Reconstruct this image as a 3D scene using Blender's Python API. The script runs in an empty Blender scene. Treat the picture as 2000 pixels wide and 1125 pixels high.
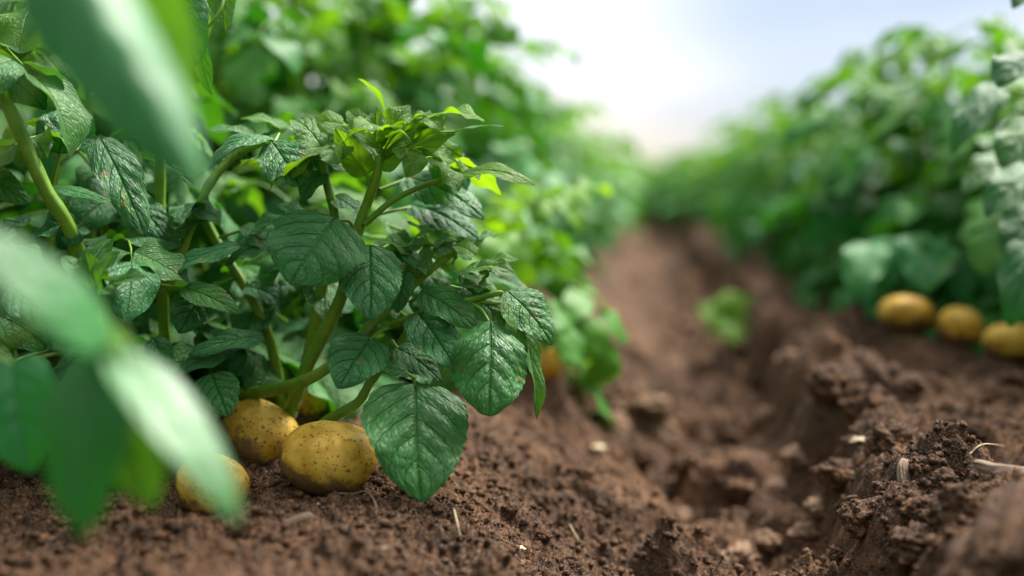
import bpy, math, random
import numpy as np
from mathutils import Vector, Matrix, Euler

R = math.radians
scene = bpy.context.scene
col = scene.collection

# ------------------------------------------------------------------ camera
CAM_H = 0.275
PITCH, YAW = R(6.82), R(7.5)
cam_d = bpy.data.cameras.new('camera')
cam = bpy.data.objects.new('camera', cam_d)
col.objects.link(cam)
cam.location = (0, 0, CAM_H)
cam.rotation_euler = Euler((math.pi / 2 - PITCH, 0, YAW), 'XYZ')
cam_d.lens = 35
cam_d.sensor_width = 36
cam_d.clip_start = 0.01
cam_d.clip_end = 2000
cam_d.dof.use_dof = True
cam_d.dof.focus_distance = 0.84
cam_d.dof.aperture_fstop = 1.3
cam_d.dof.aperture_blades = 9
scene.camera = cam
CM = Matrix.Translation((0, 0, CAM_H)) @ cam.rotation_euler.to_matrix().to_4x4()
CR = np.array(CM.to_3x3())
F = 35 / 36 * 2000


def P(px, py, d):
    """photograph pixel + distance in front of the lens -> point in the field"""
    v = CR @ np.array([(px - 1000) / F * d, -(py - 562.5) / F * d, -d])
    return v + np.array([0, 0, CAM_H])


# ------------------------------------------------------------------ world
SUN_EL, SUN_AZ = R(54), R(38)          # azimuth clockwise from +Y
wd = bpy.data.worlds.new('World')
scene.world = wd
wd.use_nodes = True
nt = wd.node_tree
nt.nodes.clear()
N = nt.nodes.new
L = nt.links.new
out = N('ShaderNodeOutputWorld')
bg = N('ShaderNodeBackground')
bg.inputs['Strength'].default_value = 0.1
sky = N('ShaderNodeTexSky')
sky.sky_type = 'NISHITA'
sky.sun_disc = False
sky.sun_elevation = SUN_EL
sky.sun_rotation = SUN_AZ
sky.air_density = 1.0
sky.dust_density = 1.5
tc = N('ShaderNodeTexCoord')
mp = N('ShaderNodeMapping')
mp.inputs['Scale'].default_value = (1.0, 1.0, 5.0)
nz = N('ShaderNodeTexNoise')
nz.inputs['Scale'].default_value = 1.7
nz.inputs['Detail'].default_value = 5
nz.inputs['Roughness'].default_value = 0.5
L(tc.outputs['Generated'], mp.inputs[0])
L(mp.outputs[0], nz.inputs['Vector'])
# a thin place in the overcast, up and to the right of the row's end
dv = N('ShaderNodeVectorMath'); dv.operation = 'DOT_PRODUCT'
bd = np.array(P(1800, -40, 10)) - np.array([0, 0, CAM_H]); bd /= np.linalg.norm(bd)
dv.inputs[1].default_value = tuple(bd)
L(tc.outputs['Generated'], dv.inputs[0])
mr = N('ShaderNodeMapRange')
mr.interpolation_type = 'SMOOTHSTEP'
mr.inputs['From Min'].default_value = 0.93
mr.inputs['From Max'].default_value = 1.0
mr.inputs['To Min'].default_value = 0.24
mr.inputs['To Max'].default_value = -0.22
L(dv.outputs['Value'], mr.inputs['Value'])
ad = N('ShaderNodeMath'); ad.operation = 'ADD'
L(nz.outputs['Fac'], ad.inputs[0]); L(mr.outputs[0], ad.inputs[1])
cr = N('ShaderNodeMapRange')
cr.interpolation_type = 'SMOOTHSTEP'
cr.inputs['From Min'].default_value = 0.22
cr.inputs['From Max'].default_value = 0.80
cr.inputs['To Min'].default_value = 0.0
cr.inputs['To Max'].default_value = 1.0
L(ad.outputs[0], cr.inputs['Value'])
# overcast is brightest round the hidden sun and dull on the far side of the sky
cloud = N('ShaderNodeMix'); cloud.data_type = 'RGBA'
ds = N('ShaderNodeVectorMath'); ds.operation = 'DOT_PRODUCT'
ds.inputs[1].default_value = (math.sin(SUN_AZ) * math.cos(SUN_EL), math.cos(SUN_AZ) * math.cos(SUN_EL), math.sin(SUN_EL))
L(tc.outputs['Generated'], ds.inputs[0])
mg = N('ShaderNodeMapRange'); mg.interpolation_type = 'SMOOTHSTEP'
mg.inputs['From Min'].default_value = -0.45; mg.inputs['From Max'].default_value = 0.62
L(ds.outputs['Value'], mg.inputs['Value'])
L(mg.outputs[0], cloud.inputs['Factor'])
cloud.inputs['A'].default_value = (0.9, 1.05, 1.3, 1)
cloud.inputs['B'].default_value = (5.8, 6.0, 6.5, 1)
mx = N('ShaderNodeMix'); mx.data_type = 'RGBA'
thin = N('ShaderNodeMix'); thin.data_type = 'RGBA'
thin.inputs['Factor'].default_value = 0.2
thin.inputs['A'].default_value = (2.6, 3.1, 3.95, 1)
L(sky.outputs[0], thin.inputs['B'])
L(cr.outputs[0], mx.inputs['Factor'])
L(thin.outputs['Result'], mx.inputs['A'])
# warm low band along the horizon
sz = N('ShaderNodeSeparateXYZ'); L(tc.outputs['Generated'], sz.inputs[0])
hz = N('ShaderNodeMapRange'); hz.interpolation_type = 'SMOOTHSTEP'
hz.inputs['From Min'].default_value = 0.0; hz.inputs['From Max'].default_value = 0.11
hz.inputs['To Min'].default_value = 1.0; hz.inputs['To Max'].default_value = 0.0
L(sz.outputs[2], hz.inputs['Value'])
wm = N('ShaderNodeMix'); wm.data_type = 'RGBA'; wm.blend_type = 'MULTIPLY'
wm.inputs['B'].default_value = (1.02, 0.86, 0.62, 1)
L(hz.outputs[0], wm.inputs['Factor']); L(cloud.outputs['Result'], wm.inputs['A'])
L(wm.outputs['Result'], mx.inputs['B'])
L(mx.outputs['Result'], bg.inputs['Color'])
L(bg.outputs[0], out.inputs[0])

sun_d = bpy.data.lights.new('sun', 'SUN')
sun = bpy.data.objects.new('sun', sun_d)
col.objects.link(sun)
sun_d.energy = 5.0
sun_d.angle = R(26)
sun_d.color = (1.0, 0.95, 0.87)
sdir = Vector((math.sin(SUN_AZ) * math.cos(SUN_EL), math.cos(SUN_AZ) * math.cos(SUN_EL), math.sin(SUN_EL)))
sun.rotation_euler = sdir.to_track_quat('Z', 'Y').to_euler()

scene.view_settings.view_transform = 'Standard'
scene.view_settings.look = 'None'
scene.view_settings.exposure = 1.05
scene.view_settings.gamma = 1.0
scene.render.engine = 'CYCLES'
scene.cycles.use_denoising = True
scene.cycles.max_bounces = 8
scene.cycles.diffuse_bounces = 3
scene.cycles.glossy_bounces = 2
scene.cycles.transmission_bounces = 4
scene.cycles.caustics_reflective = False
scene.cycles.caustics_refractive = False


# ------------------------------------------------------------------ noise (numpy)
def _h(ix, iy, s):
    n = (ix.astype(np.int64) * 374761393 + iy.astype(np.int64) * 668265263 + int(s) * 974634777) & 0x7fffffff
    n = ((n ^ (n >> 13)) * 1274126177) & 0x7fffffff
    n = ((n ^ (n >> 16)) * 1103515245 + 12345) & 0x7fffffff
    return (n ^ (n >> 11)) % 1000003 / 1000003.0


def vnoise(x, y, s):
    x = np.asarray(x, float); y = np.asarray(y, float)
    ix = np.floor(x); iy = np.floor(y)
    fx = x - ix; fy = y - iy
    fx = fx * fx * fx * (fx * (fx * 6 - 15) + 10); fy = fy * fy * fy * (fy * (fy * 6 - 15) + 10)
    a = _h(ix, iy, s); b = _h(ix + 1, iy, s); c = _h(ix, iy + 1, s); d = _h(ix + 1, iy + 1, s)
    return (a + (b - a) * fx) * (1 - fy) + (c + (d - c) * fx) * fy - 0.5


def fbm(x, y, s, o=3):
    r = 0; a = 1.0
    for k in range(o):
        r = r + a * vnoise(x * 2 ** k, y * 2 ** k, s + k * 17); a *= 0.5
    return r


def bumps(x, y, s, fill=0.7):
    """rounded crumbs: a random dome in most cells"""
    ix = np.floor(x); iy = np.floor(y)
    best = np.zeros_like(x)
    for dx in (-1, 0, 1):
        for dy in (-1, 0, 1):
            cx = ix + dx; cy = iy + dy
            ox = cx + 0.2 + 0.6 * _h(cx, cy, s); oy = cy + 0.2 + 0.6 * _h(cx, cy, s + 1)
            rr = 0.25 + 0.5 * _h(cx, cy, s + 2) ** 1.5
            hh = np.where(_h(cx, cy, s + 3) < fill, 1.0, 0.0)
            q = 1 - ((x - ox) ** 2 + (y - oy) ** 2) / (rr * rr)
            best = np.maximum(best, hh * rr * np.sqrt(np.clip(q, 0, 1)))
    return best


def sstep(a, b, x):
    t = np.clip((x - a) / (b - a), 0, 1)
    return t * t * (3 - 2 * t)


ANCHORS = []      # (x, y, target z, radius): where the bed is pressed to meet what lies on it


def height0(x, y):
    wob = 0.035 * vnoise(x * 0 + 3.1, y * 1.7, 5) + 0.02 * vnoise(x * 0 + 1.3, y * 5, 6)
    near = np.exp(-np.maximum(y, 0) / 6.0)
    far = sstep(40, 200, np.hypot(x, y))
    # furrows repeat every 1.02 m across the field; this one lies at x = 0.1
    k = np.floor((x + 0.41) / 1.02)
    xx = x - k * 1.02 + wob
    l = sstep(0.065, -0.20, xx)
    lip = 0.235 + 0.06 * vnoise(y * 4.0, x * 0, 8) + 0.05 * vnoise(y * 11, x * 9, 12) + 0.02 * vnoise(y * 31, x * 25, 13)
    r = 0.75 * sstep(0.065, 0.0, (lip - xx)) + 0.25 * sstep(0.15, 0.04, (lip - xx))
    z = -0.125 + 0.125 * np.maximum(l, r)
    z = z + 0.022 * np.exp(-((xx - lip - 0.02) / 0.05) ** 2)
    z = z * (1 - far)
    return z + far * 1.6 * (0.5 + vnoise(x * 0.006, y * 0.006, 77))


def height(x, y, fine=True):
    x = np.asarray(x, float); y = np.asarray(y, float)
    z = height0(x, y)
    d = np.hypot(x, y)
    f_ = np.clip(-z / 0.125, 0, 1); rgt_ = sstep(0.05, 0.25, x)
    lump = 0.026 * fbm(x * 7, y * 7, 11, 2) + 0.024 * fbm(x * 21, y * 15, 14, 3) * (0.35 + rgt_ + f_)
    f = np.clip(1 - (z + 0.125) / 0.125, 0, 1)
    rgt = sstep(0.05, 0.25, x)
    clod = (0.35 + np.maximum(0.8 * f, 0.30 * rgt)) * (0.070 * bumps(x * 13 + vnoise(x * 30, y * 30, 3) * .5, y * 13 + vnoise(x * 30, y * 30, 4) * .5, 21, 0.42)
                                         * (0.7 + 0.6 * vnoise(x * 40, y * 40, 9)))
    z = z + lump + clod
    # harrow marks across the right bank, running slantwise
    z = z + rgt * np.clip(1.4 - d / 3, 0, 1) * (0.011 * fbm((x * .75 + y * .66) * 46 + vnoise(x * 9, y * 9, 1), (y * .75 - x * .66) * 7, 91, 2))
    for (ax, ay, az, ar) in ANCHORS:
        w = np.exp(-((x - ax) ** 2 + (y - ay) ** 2) / (ar * ar))
        z = z + w * (az - z)
    if fine:
        fd = np.clip(1.6 - d / 4, 0.0, 1)
        z = z + fd * (0.009 * fbm(x * 34, y * 34, 31, 2)
                      + 0.009 * bumps(x * 52 + vnoise(x * 120, y * 120, 5) * .6, y * 52 + vnoise(x * 120, y * 120, 6) * .6, 41, 0.5) * (0.5 + 1.0 * np.clip(0.5 + 2 * vnoise(x * 11, y * 11, 2), 0, 1))
                      + 0.0075 * bumps(x * 150 + vnoise(x * 400, y * 400, 15) * .5, y * 150 + vnoise(x * 400, y * 400, 16) * .5, 51, 0.6)
                      + 0.0040 * bumps(x * 320, y * 320, 61, 0.8)
                      + 0.0035 * fbm(x * 140, y * 140, 71, 2))
    return z


def ground_hit(px, py):
    dd = np.arange(0.45, 6, 0.004)
    a, b = P(px, py, 1.0), np.array([0, 0, CAM_H])
    q = b + (a - b) * dd[:, None]
    k = np.nonzero(q[:, 2] <= height(q[:, 0], q[:, 1], False))[0]
    return q[k[0]] if len(k) else q[-1]


# ------------------------------------------------------------------ mesh collecting
class MB:
    def __init__(self):
        self.v, self.f, self.uv, self.t, self.m, self.n = [], [], [], [], [], 0

    def grid(self, pts, uv, tint, mat=0, wrap=False):
        """pts (a, b, 3) quads between neighbours"""
        a, b = pts.shape[:2]
        idx = np.arange(a * b).reshape(a, b) + self.n
        if wrap:
            nx = np.roll(idx, -1, axis=1)
            q = np.stack([idx[:-1], nx[:-1], nx[1:], idx[1:]], -1).reshape(-1, 4)
        else:
            q = np.stack([idx[:-1, :-1], idx[:-1, 1:], idx[1:, 1:], idx[1:, :-1]], -1).reshape(-1, 4)
        self.v.append(pts.reshape(-1, 3)); self.f.append(q)
        self.uv.append(uv.reshape(-1, 2)); self.t.append(np.full(a * b, tint))
        self.m.append(np.full(len(q), mat)); self.n += a * b

    def mesh(self, name, mats, origin=(0, 0, 0)):
        me = bpy.data.meshes.new(name)
        v = np.concatenate(self.v) - np.array(origin); f = np.concatenate(self.f)
        me.vertices.add(len(v)); me.vertices.foreach_set('co', v.astype(np.float32).ravel())
        me.loops.add(f.size); me.polygons.add(len(f))
        me.loops.foreach_set('vertex_index', f.astype(np.int32).ravel())
        me.polygons.foreach_set('loop_start', (np.arange(len(f)) * 4).astype(np.int32))
        me.polygons.foreach_set('material_index', np.concatenate(self.m).astype(np.int32))
        me.polygons.foreach_set('use_smooth', np.ones(len(f), bool))
        uvl = me.uv_layers.new(name='UVMap')
        uvl.data.foreach_set('uv', np.concatenate(self.uv)[f.ravel()].astype(np.float32).ravel())
        at = me.attributes.new('tint', 'FLOAT', 'POINT')
        at.data.foreach_set('value', np.concatenate(self.t).astype(np.float32))
        for m in mats: me.materials.append(m)
        me.update(calc_edges=True); me.validate()
        return me

    def obj(self, name, mats, parent=None, origin=(0, 0, 0)):
        o = bpy.data.objects.new(name, self.mesh(name, mats, origin))
        col.objects.link(o)
        if parent is not None: o.parent = parent
        return o


def unit(v):
    v = np.asarray(v, float)
    return v / (np.linalg.norm(v) + 1e-12)


def smooth_path(pts, n):
    """Catmull-Rom through pts"""
    p = np.asarray(pts, float)
    if len(p) == 2:
        t = np.linspace(0, 1, n)[:, None]
        return p[0] * (1 - t) + p[1] * t
    e = np.vstack([2 * p[0] - p[1], p, 2 * p[-1] - p[-2]])
    s = np.linspace(0, len(p) - 1 - 1e-6, n); k = s.astype(int); t = (s - k)[:, None]
    a, b, c, d = e[k], e[k + 1], e[k + 2], e[k + 3]
    return 0.5 * (2 * b + (c - a) * t + (2 * a - 5 * b + 4 * c - d) * t ** 2 + (3 * b - a - 3 * c + d) * t ** 3)


def tube(mb, pts, r0, r1, sides=8, n=None, tint=0.5, mat=1, cap=True, ridge=0.0):
    n = n or max(4, len(pts) * 3)
    c = smooth_path(pts, n)
    T = np.gradient(c, axis=0); T /= np.linalg.norm(T, axis=1)[:, None] + 1e-12
    ref = unit(np.cross(T[0], [0.3, 0.2, 0.9])) if abs(T[0][2]) < 0.9 else unit(np.cross(T[0], [1, 0, 0]))
    rr = np.linspace(r0, r1, n)
    if cap: rr[-1] *= 0.05
    ang = np.linspace(0, 2 * np.pi, sides, endpoint=False)
    rows = []
    for i in range(n):
        ref = unit(ref - T[i] * ref.dot(T[i])); b = np.cross(T[i], ref)
        rows.append(c[i] + rr[i] * ((1 + ridge * np.cos(3 * ang + i * .05) + ridge * .5 * np.sin(i * 1.1)) if ridge else np.ones(sides))[:, None] * (np.cos(ang)[:, None] * ref + np.sin(ang)[:, None] * b))
    uv = np.stack(np.meshgrid(ang / 6.28, np.linspace(0, 1, n)), -1)
    mb.grid(np.array(rows), uv, tint, mat, wrap=True)
    return c


def leaf_patch(mb, base, along, normal, Ln, W, nu=10, nv=7, bend=0.6, fold=0.15, wave=0.06, curl=0.15,
               tint=0.3, seed=0, quilt=0.0, twist=0.0, side=0.0, mat=0, chord=False, shape=0.37):
    """one leaflet: ovate blade, arched, folded on its midrib, puckered between the veins"""
    rg = np.random.RandomState(seed % 99991)
    a = unit(along); n = unit(np.asarray(normal) - a * np.dot(a, normal)); s = np.cross(a, n)
    u = np.linspace(0, 1, nu); v = np.linspace(-1, 1, nv)
    if nu > 12: u = u + 0.0
    if chord:
        Ln = Ln / max(0.3, math.sin(bend / 2) / (bend / 2) if abs(bend) > 1e-3 else 1.0)
    th = bend * (0.5 - u) if chord else bend * (0.15 - u)
    d = np.cos(th)[:, None] * a + np.sin(th)[:, None] * n
    if side: d = d + (side * (u - .5) * -1)[:, None] * s
    c = np.vstack([[0, 0, 0], np.cumsum((d[1:] + d[:-1]) / 2, axis=0)]) * (Ln / (nu - 1)) + base
    nn = np.cos(th)[:, None] * n - np.sin(th)[:, None] * a
    tw = twist * (u - 0.2)
    ss = np.cos(tw)[:, None] * s + np.sin(tw)[:, None] * nn
    nn = np.cos(tw)[:, None] * nn - np.sin(tw)[:, None] * s
    p = shape
    f = u ** (p * 1.15) * (1 - u) ** ((1 - p) * 1.15)
    um = p; f = f / (um ** (p * 1.15) * (1 - um) ** ((1 - p) * 1.15))
    f = f * (1 - 0.10 * np.exp(-((u - 0.93) / 0.06) ** 2))
    U, V = np.meshgrid(u, v, indexing='ij')
    w = (f * W / 2)[:, None]
    irr = 1 + 0.05 * vnoise(U * 6 + seed % 97, np.sign(V) * 3.3 + 1.7, 3) + (0.022 * np.sin(U * 70 + rg.rand() * 6) if nu > 24 else 0)
    av = np.abs(V)
    X = w * V * irr * math.cos(fold)
    Z = w * av * math.sin(fold) - curl * w * av ** 2
    ph = rg.rand(2) * 6.28
    Z = Z + wave * W * np.where(V > 0, np.sin(U * 11 + ph[0]), np.sin(U * 10 + ph[1])) * av ** 2 * np.sin(np.pi * U)
    Z = Z + 0.35 * wave * W * vnoise(U * 3.0 + ph[0] * 9, V * 1.6 + ph[1] * 5, 8) * np.sin(np.pi * U)
    if quilt:
        NV = 5.2
        q = (U - 0.34 * av ** 1.35 + 0.03 + np.where(V > 0, 0.05, 0)) * NV
        fr = q - np.floor(q)
        Z = Z + quilt * W * (np.sin(np.pi * fr) ** 0.7 - 0.6) * np.minimum(1, av * 5) * (1 - av ** 4) * np.sin(np.pi * np.clip(U, 0, 1)) ** 0.5
        Z = Z - quilt * W * 0.6 * np.exp(-(av / 0.05) ** 2)
        Z = Z + 0.35 * quilt * W * vnoise(U * 26 + ph[1], V * 14, 4)
    pts = c[:, None, :] + X[..., None] * ss[:, None, :] + Z[..., None] * nn[:, None, :]
    uv = np.stack([V * 0.5 + 0.5, U], -1)
    mb.grid(pts, uv, tint, mat)
    return c


# ------------------------------------------------------------------ materials
def new_mat(name):
    m = bpy.data.materials.new(name); m.use_nodes = True
    m.node_tree.nodes.clear()
    return m, m.node_tree.nodes.new, m.node_tree.links.new


def leaf_material(name, detail, rough=0.41, spec=0.58):
    m, N, L = new_mat(name)
    def math_(op, a, b=None, c=None):
        n = N('ShaderNodeMath'); n.operation = op
        for i, x in enumerate((a, b, c)):
            if x is None: continue
            if isinstance(x, (int, float)): n.inputs[i].default_value = x
            else: L(x, n.inputs[i])
        return n.outputs[0]
    def mixc(f, a, b):
        n = N('ShaderNodeMix'); n.data_type = 'RGBA'
        for k, x in (('Factor', f), ('A', a), ('B', b)):
            if isinstance(x, (int, float)): n.inputs[k].default_value = x
            elif isinstance(x, tuple): n.inputs[k].default_value = x
            else: L(x, n.inputs[k])
        return n.outputs['Result']
    o = N('ShaderNodeOutputMaterial')
    bs = N('ShaderNodeBsdfPrincipled')
    tr = N('ShaderNodeBsdfTranslucent')
    ms = N('ShaderNodeMixShader')
    uv = N('ShaderNodeUVMap'); uv.uv_map = 'UVMap'
    sp = N('ShaderNodeSeparateXYZ'); L(uv.outputs[0], sp.inputs[0])
    at = N('ShaderNodeAttribute'); at.attribute_name = 'tint'
    tint = at.outputs['Fac']
    geo = N('ShaderNodeNewGeometry')
    pos = N('ShaderNodeTexCoord')
    n1 = N('ShaderNodeTexNoise'); n1.inputs['Scale'].default_value = 38; n1.inputs['Detail'].default_value = 3
    L(pos.outputs['Object'], n1.inputs['Vector'])
    base = mixc(tint, (0.010, 0.170, 0.030, 1), (0.160, 0.345, 0.006, 1))
    var = math_('MULTIPLY_ADD', n1.outputs['Fac'], 0.9, 0.55)
    hs = N('ShaderNodeHueSaturation'); L(base, hs.inputs['Color']); L(var, hs.inputs['Value'])
    colr = hs.outputs[0]
    trc = mixc(tint, (0.022, 0.27, 0.006, 1), (0.32, 0.55, 0.008, 1))
    h = None
    # veins
    s = math_('ABSOLUTE', math_('MULTIPLY_ADD', sp.outputs[0], 2, -1))
    sg = math_('GREATER_THAN', sp.outputs[0], 0.5)
    q = math_('SUBTRACT', sp.outputs[1], math_('MULTIPLY', math_('POWER', s, 1.35), 0.34))
    q = math_('ADD', math_('ADD', q, 0.03), math_('MULTIPLY', sg, 0.05))
    fr = math_('FRACT', math_('MULTIPLY', q, 5.2))
    dist = math_('MINIMUM', fr, math_('SUBTRACT', 1.0, fr))
    lat = N('ShaderNodeMapRange'); lat.interpolation_type = 'SMOOTHSTEP'
    L(dist, lat.inputs['Value']); lat.inputs['From Min'].default_value = 0.0; lat.inputs['From Max'].default_value = 0.06
    lat.inputs['To Min'].default_value = 1; lat.inputs['To Max'].default_value = 0
    mid = N('ShaderNodeMapRange'); mid.interpolation_type = 'SMOOTHSTEP'
    L(s, mid.inputs['Value']); mid.inputs['From Min'].default_value = 0.0; mid.inputs['From Max'].default_value = 0.05
    mid.inputs['To Min'].default_value = 1; mid.inputs['To Max'].default_value = 0
    vein = math_('MAXIMUM', math_('MULTIPLY', lat.outputs[0], 0.75), mid.outputs[0])
    if detail:
        # net of small veins
        cmb = N('ShaderNodeCombineXYZ')
        L(math_('MULTIPLY', sp.outputs[0], 13.0), cmb.inputs[0]); L(math_('MULTIPLY', q, 17.0), cmb.inputs[1]); L(math_('MULTIPLY', tint, 33.0), cmb.inputs[2])
        vo = N('ShaderNodeTexVoronoi'); vo.feature = 'DISTANCE_TO_EDGE'; vo.inputs['Scale'].default_value = 1.0
        L(cmb.outputs[0], vo.inputs['Vector'])
        net = N('ShaderNodeMapRange'); L(vo.outputs['Distance'], net.inputs['Value'])
        net.inputs['From Min'].default_value = 0.0; net.inputs['From Max'].default_value = 0.30
        n2 = N('ShaderNodeTexNoise'); n2.inputs['Scale'].default_value = 900; n2.inputs['Detail'].default_value = 2
        L(pos.outputs['Object'], n2.inputs['Vector'])
        colr = mixc(math_('MULTIPLY', math_('SUBTRACT', 1.0, net.outputs[0]), 0.30), colr, (0.012, 0.06, 0.012, 1))
        hgt = math_('ADD', math_('MULTIPLY', net.outputs[0], 0.40), math_('MULTIPLY', n2.outputs['Fac'], 0.25))
        hgt = math_('SUBTRACT', hgt, math_('MULTIPLY', vein, 1.0))
        bp = N('ShaderNodeBump'); bp.inputs['Strength'].default_value = 0.95; bp.inputs['Distance'].default_value = 0.0013
        L(hgt, bp.inputs['Height']); L(bp.outputs[0], bs.inputs['Normal'])
        # blight flecks, yellow, on some of the blades
        n3 = N('ShaderNodeTexNoise'); n3.inputs['Scale'].default_value = 95; n3.inputs['Detail'].default_value = 3
        L(pos.outputs['Object'], n3.inputs['Vector'])
        n4 = N('ShaderNodeTexNoise'); n4.inputs['Scale'].default_value = 14; n4.inputs['Detail'].default_value = 1
        L(pos.outputs['Object'], n4.inputs['Vector'])
        fl = N('ShaderNodeMapRange'); L(n3.outputs['Fac'], fl.inputs['Value'])
        fl.inputs['From Min'].default_value = 0.60; fl.inputs['From Max'].default_value = 0.68
        fm = N('ShaderNodeMapRange'); L(n4.outputs['Fac'], fm.inputs['Value'])
        fm.inputs['From Min'].default_value = 0.50; fm.inputs['From Max'].default_value = 0.62
        colr = mixc(math_('MULTIPLY', fl.outputs[0], math_('MULTIPLY', fm.outputs[0], 0.8)), colr, mixc(math_('GREATER_THAN', n1.outputs['Fac'], 0.52), (0.30, 0.30, 0.03, 1), (0.16, 0.085, 0.03, 1)))
        # thin pale rim
    colr = mixc(math_('MULTIPLY', vein, 0.42), colr, mixc(math_('MULTIPLY', tint, 1.6), (0.004, 0.060, 0.010, 1), (0.20, 0.36, 0.04, 1)))
    colr = mixc(math_('MULTIPLY', geo.outputs['Backfacing'], 0.3), colr, (0.085, 0.20, 0.06, 1))
    L(colr, bs.inputs['Base Color'])
    rgh = math_('MULTIPLY_ADD', n1.outputs['Fac'], 0.20, rough)
    L(rgh, bs.inputs['Roughness'])
    bs.inputs['Specular IOR Level'].default_value = spec
    bs.inputs['Sheen Weight'].default_value = 0.05
    bs.inputs['Sheen Roughness'].default_value = 0.4
    bs.inputs['Sheen Tint'].default_value = (0.75, 0.95, 0.85, 1)
    L(trc, tr.inputs['Color'])
    L(math_('MULTIPLY_ADD', tint, 0.34, 0.18), ms.inputs[0])
    L(bs.outputs[0], ms.inputs[1]); L(tr.outputs[0], ms.inputs[2]); L(ms.outputs[0], o.inputs[0])
    return m


def simple_mat(name, c1, c2, scale, rough=0.6, bump=0.0, bscale=None, dist=0.001, spec=0.4, sss=0.0):
    m, N, L = new_mat(name)
    o = N('ShaderNodeOutputMaterial'); bs = N('ShaderNodeBsdfPrincipled')
    t = N('ShaderNodeTexCoord'); n = N('ShaderNodeTexNoise')
    n.inputs['Scale'].default_value = scale; n.inputs['Detail'].default_value = 5
    L(t.outputs['Object'], n.inputs['Vector'])
    r = N('ShaderNodeValToRGB')
    r.color_ramp.elements[0].position = 0.32; r.color_ramp.elements[1].position = 0.68
    r.color_ramp.elements[0].color = (*c1, 1); r.color_ramp.elements[1].color = (*c2, 1)
    L(n.outputs['Fac'], r.inputs[0]); L(r.outputs[0], bs.inputs['Base Color'])
    bs.inputs['Roughness'].default_value = rough; bs.inputs['Specular IOR Level'].default_value = spec
    if bump:
        n2 = N('ShaderNodeTexNoise'); n2.inputs['Scale'].default_value = bscale or scale * 4; n2.inputs['Detail'].default_value = 4
        L(t.outputs['Object'], n2.inputs['Vector'])
        b = N('ShaderNodeBump'); b.inputs['Strength'].default_value = bump; b.inputs['Distance'].default_value = dist
        L(n2.outputs['Fac'], b.inputs['Height']); L(b.outputs[0], bs.inputs['Normal'])
    L(bs.outputs[0], o.inputs[0])
    return m


LEAF = leaf_material('potato_leaf', True)
LEAF_FAR = leaf_material('potato_leaf_plain', False, 0.44, 0.34)
LEAF_WAXY = leaf_material('potato_leaf_waxy', False, 0.36, 0.62)
STEM = simple_mat('potato_stem', (0.090, 0.215, 0.012), (0.190, 0.340, 0.028), 60, 0.45, 0.3, 400, 0.0005)
STRAW = simple_mat('straw', (0.36, 0.27, 0.16), (0.55, 0.45, 0.30), 120, 0.7, 0.4, 500, 0.0004)
WOOD = simple_mat('old_stalk', (0.15, 0.10, 0.065), (0.30, 0.215, 0.15), 70, 0.8, 0.8, 300, 0.001)


def soil_material(name, streak=False):
    m, N, L = new_mat(name)
    o = N('ShaderNodeOutputMaterial'); bs = N('ShaderNodeBsdfPrincipled')
    t = N('ShaderNodeTexCoord')
    vec = t.outputs['Object']
    if streak:
        mp = N('ShaderNodeMapping'); mp.inputs['Scale'].default_value = (2.4, 0.22, 1.5)
        L(vec, mp.inputs[0]); vec = mp.outputs[0]
    def noise(sc, det, ro=0.6):
        n = N('ShaderNodeTexNoise'); n.inputs['Scale'].default_value = sc; n.inputs['Detail'].default_value = det
        n.inputs['Roughness'].default_value = ro
        L(vec, n.inputs['Vector']); return n.outputs['Fac']
    a, b, c = noise(9, 4), noise(85, 6, 0.7), noise(520, 5, 0.7)
    def mixc(f, x, y):
        n = N('ShaderNodeMix'); n.data_type = 'RGBA'
        L(f, n.inputs['Factor'])
        for k, v in (('A', x), ('B', y)):
            if isinstance(v, tuple): n.inputs[k].default_value = v
            else: L(v, n.inputs[k])
        return n.outputs['Result']
    def rng(f, lo, hi):
        n = N('ShaderNodeMapRange'); L(f, n.inputs['Value'])
        n.inputs['From Min'].default_value = lo; n.inputs['From Max'].default_value = hi
        return n.outputs[0]
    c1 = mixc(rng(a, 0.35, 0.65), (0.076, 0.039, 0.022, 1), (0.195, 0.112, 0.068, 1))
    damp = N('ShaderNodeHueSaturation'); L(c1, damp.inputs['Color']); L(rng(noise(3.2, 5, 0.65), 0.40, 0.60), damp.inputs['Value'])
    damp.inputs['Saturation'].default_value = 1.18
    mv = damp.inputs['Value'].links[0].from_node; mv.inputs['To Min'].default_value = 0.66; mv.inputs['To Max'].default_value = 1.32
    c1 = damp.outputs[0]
    c2 = mixc(rng(b, 0.36, 0.66), (0.022, 0.011, 0.007, 1), c1)  # crevice shade put into the colour: dark where the bump is low
    c3 = mixc(rng(c, 0.52, 0.72), c2, (0.37, 0.25, 0.165, 1))  # lit crumb tops put into the colour: beige where the fine bump is high
    L(c3, bs.inputs['Base Color'])
    bs.inputs['Roughness'].default_value = 0.92
    bs.inputs['Specular IOR Level'].default_value = 0.25
    b1 = N('ShaderNodeBump'); b1.inputs['Strength'].default_value = 0.9; b1.inputs['Distance'].default_value = 0.003
    L(b, b1.inputs['Height'])
    b2 = N('ShaderNodeBump'); b2.inputs['Strength'].default_value = 0.9; b2.inputs['Distance'].default_value = 0.0012
    L(c, b2.inputs['Height']); L(b1.outputs[0], b2.inputs['Normal'])
    L(b2.outputs[0], bs.inputs['Normal'])
    L(bs.outputs[0], o.inputs[0])
    return m


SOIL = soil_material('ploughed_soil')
SOIL_DRY = simple_mat('dry_soil', (0.15, 0.088, 0.055), (0.29, 0.185, 0.12), 90, 0.92, 0.8, 400, 0.001, 0.2)
SOIL_STREAK = soil_material('streaked_soil', True)


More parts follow.
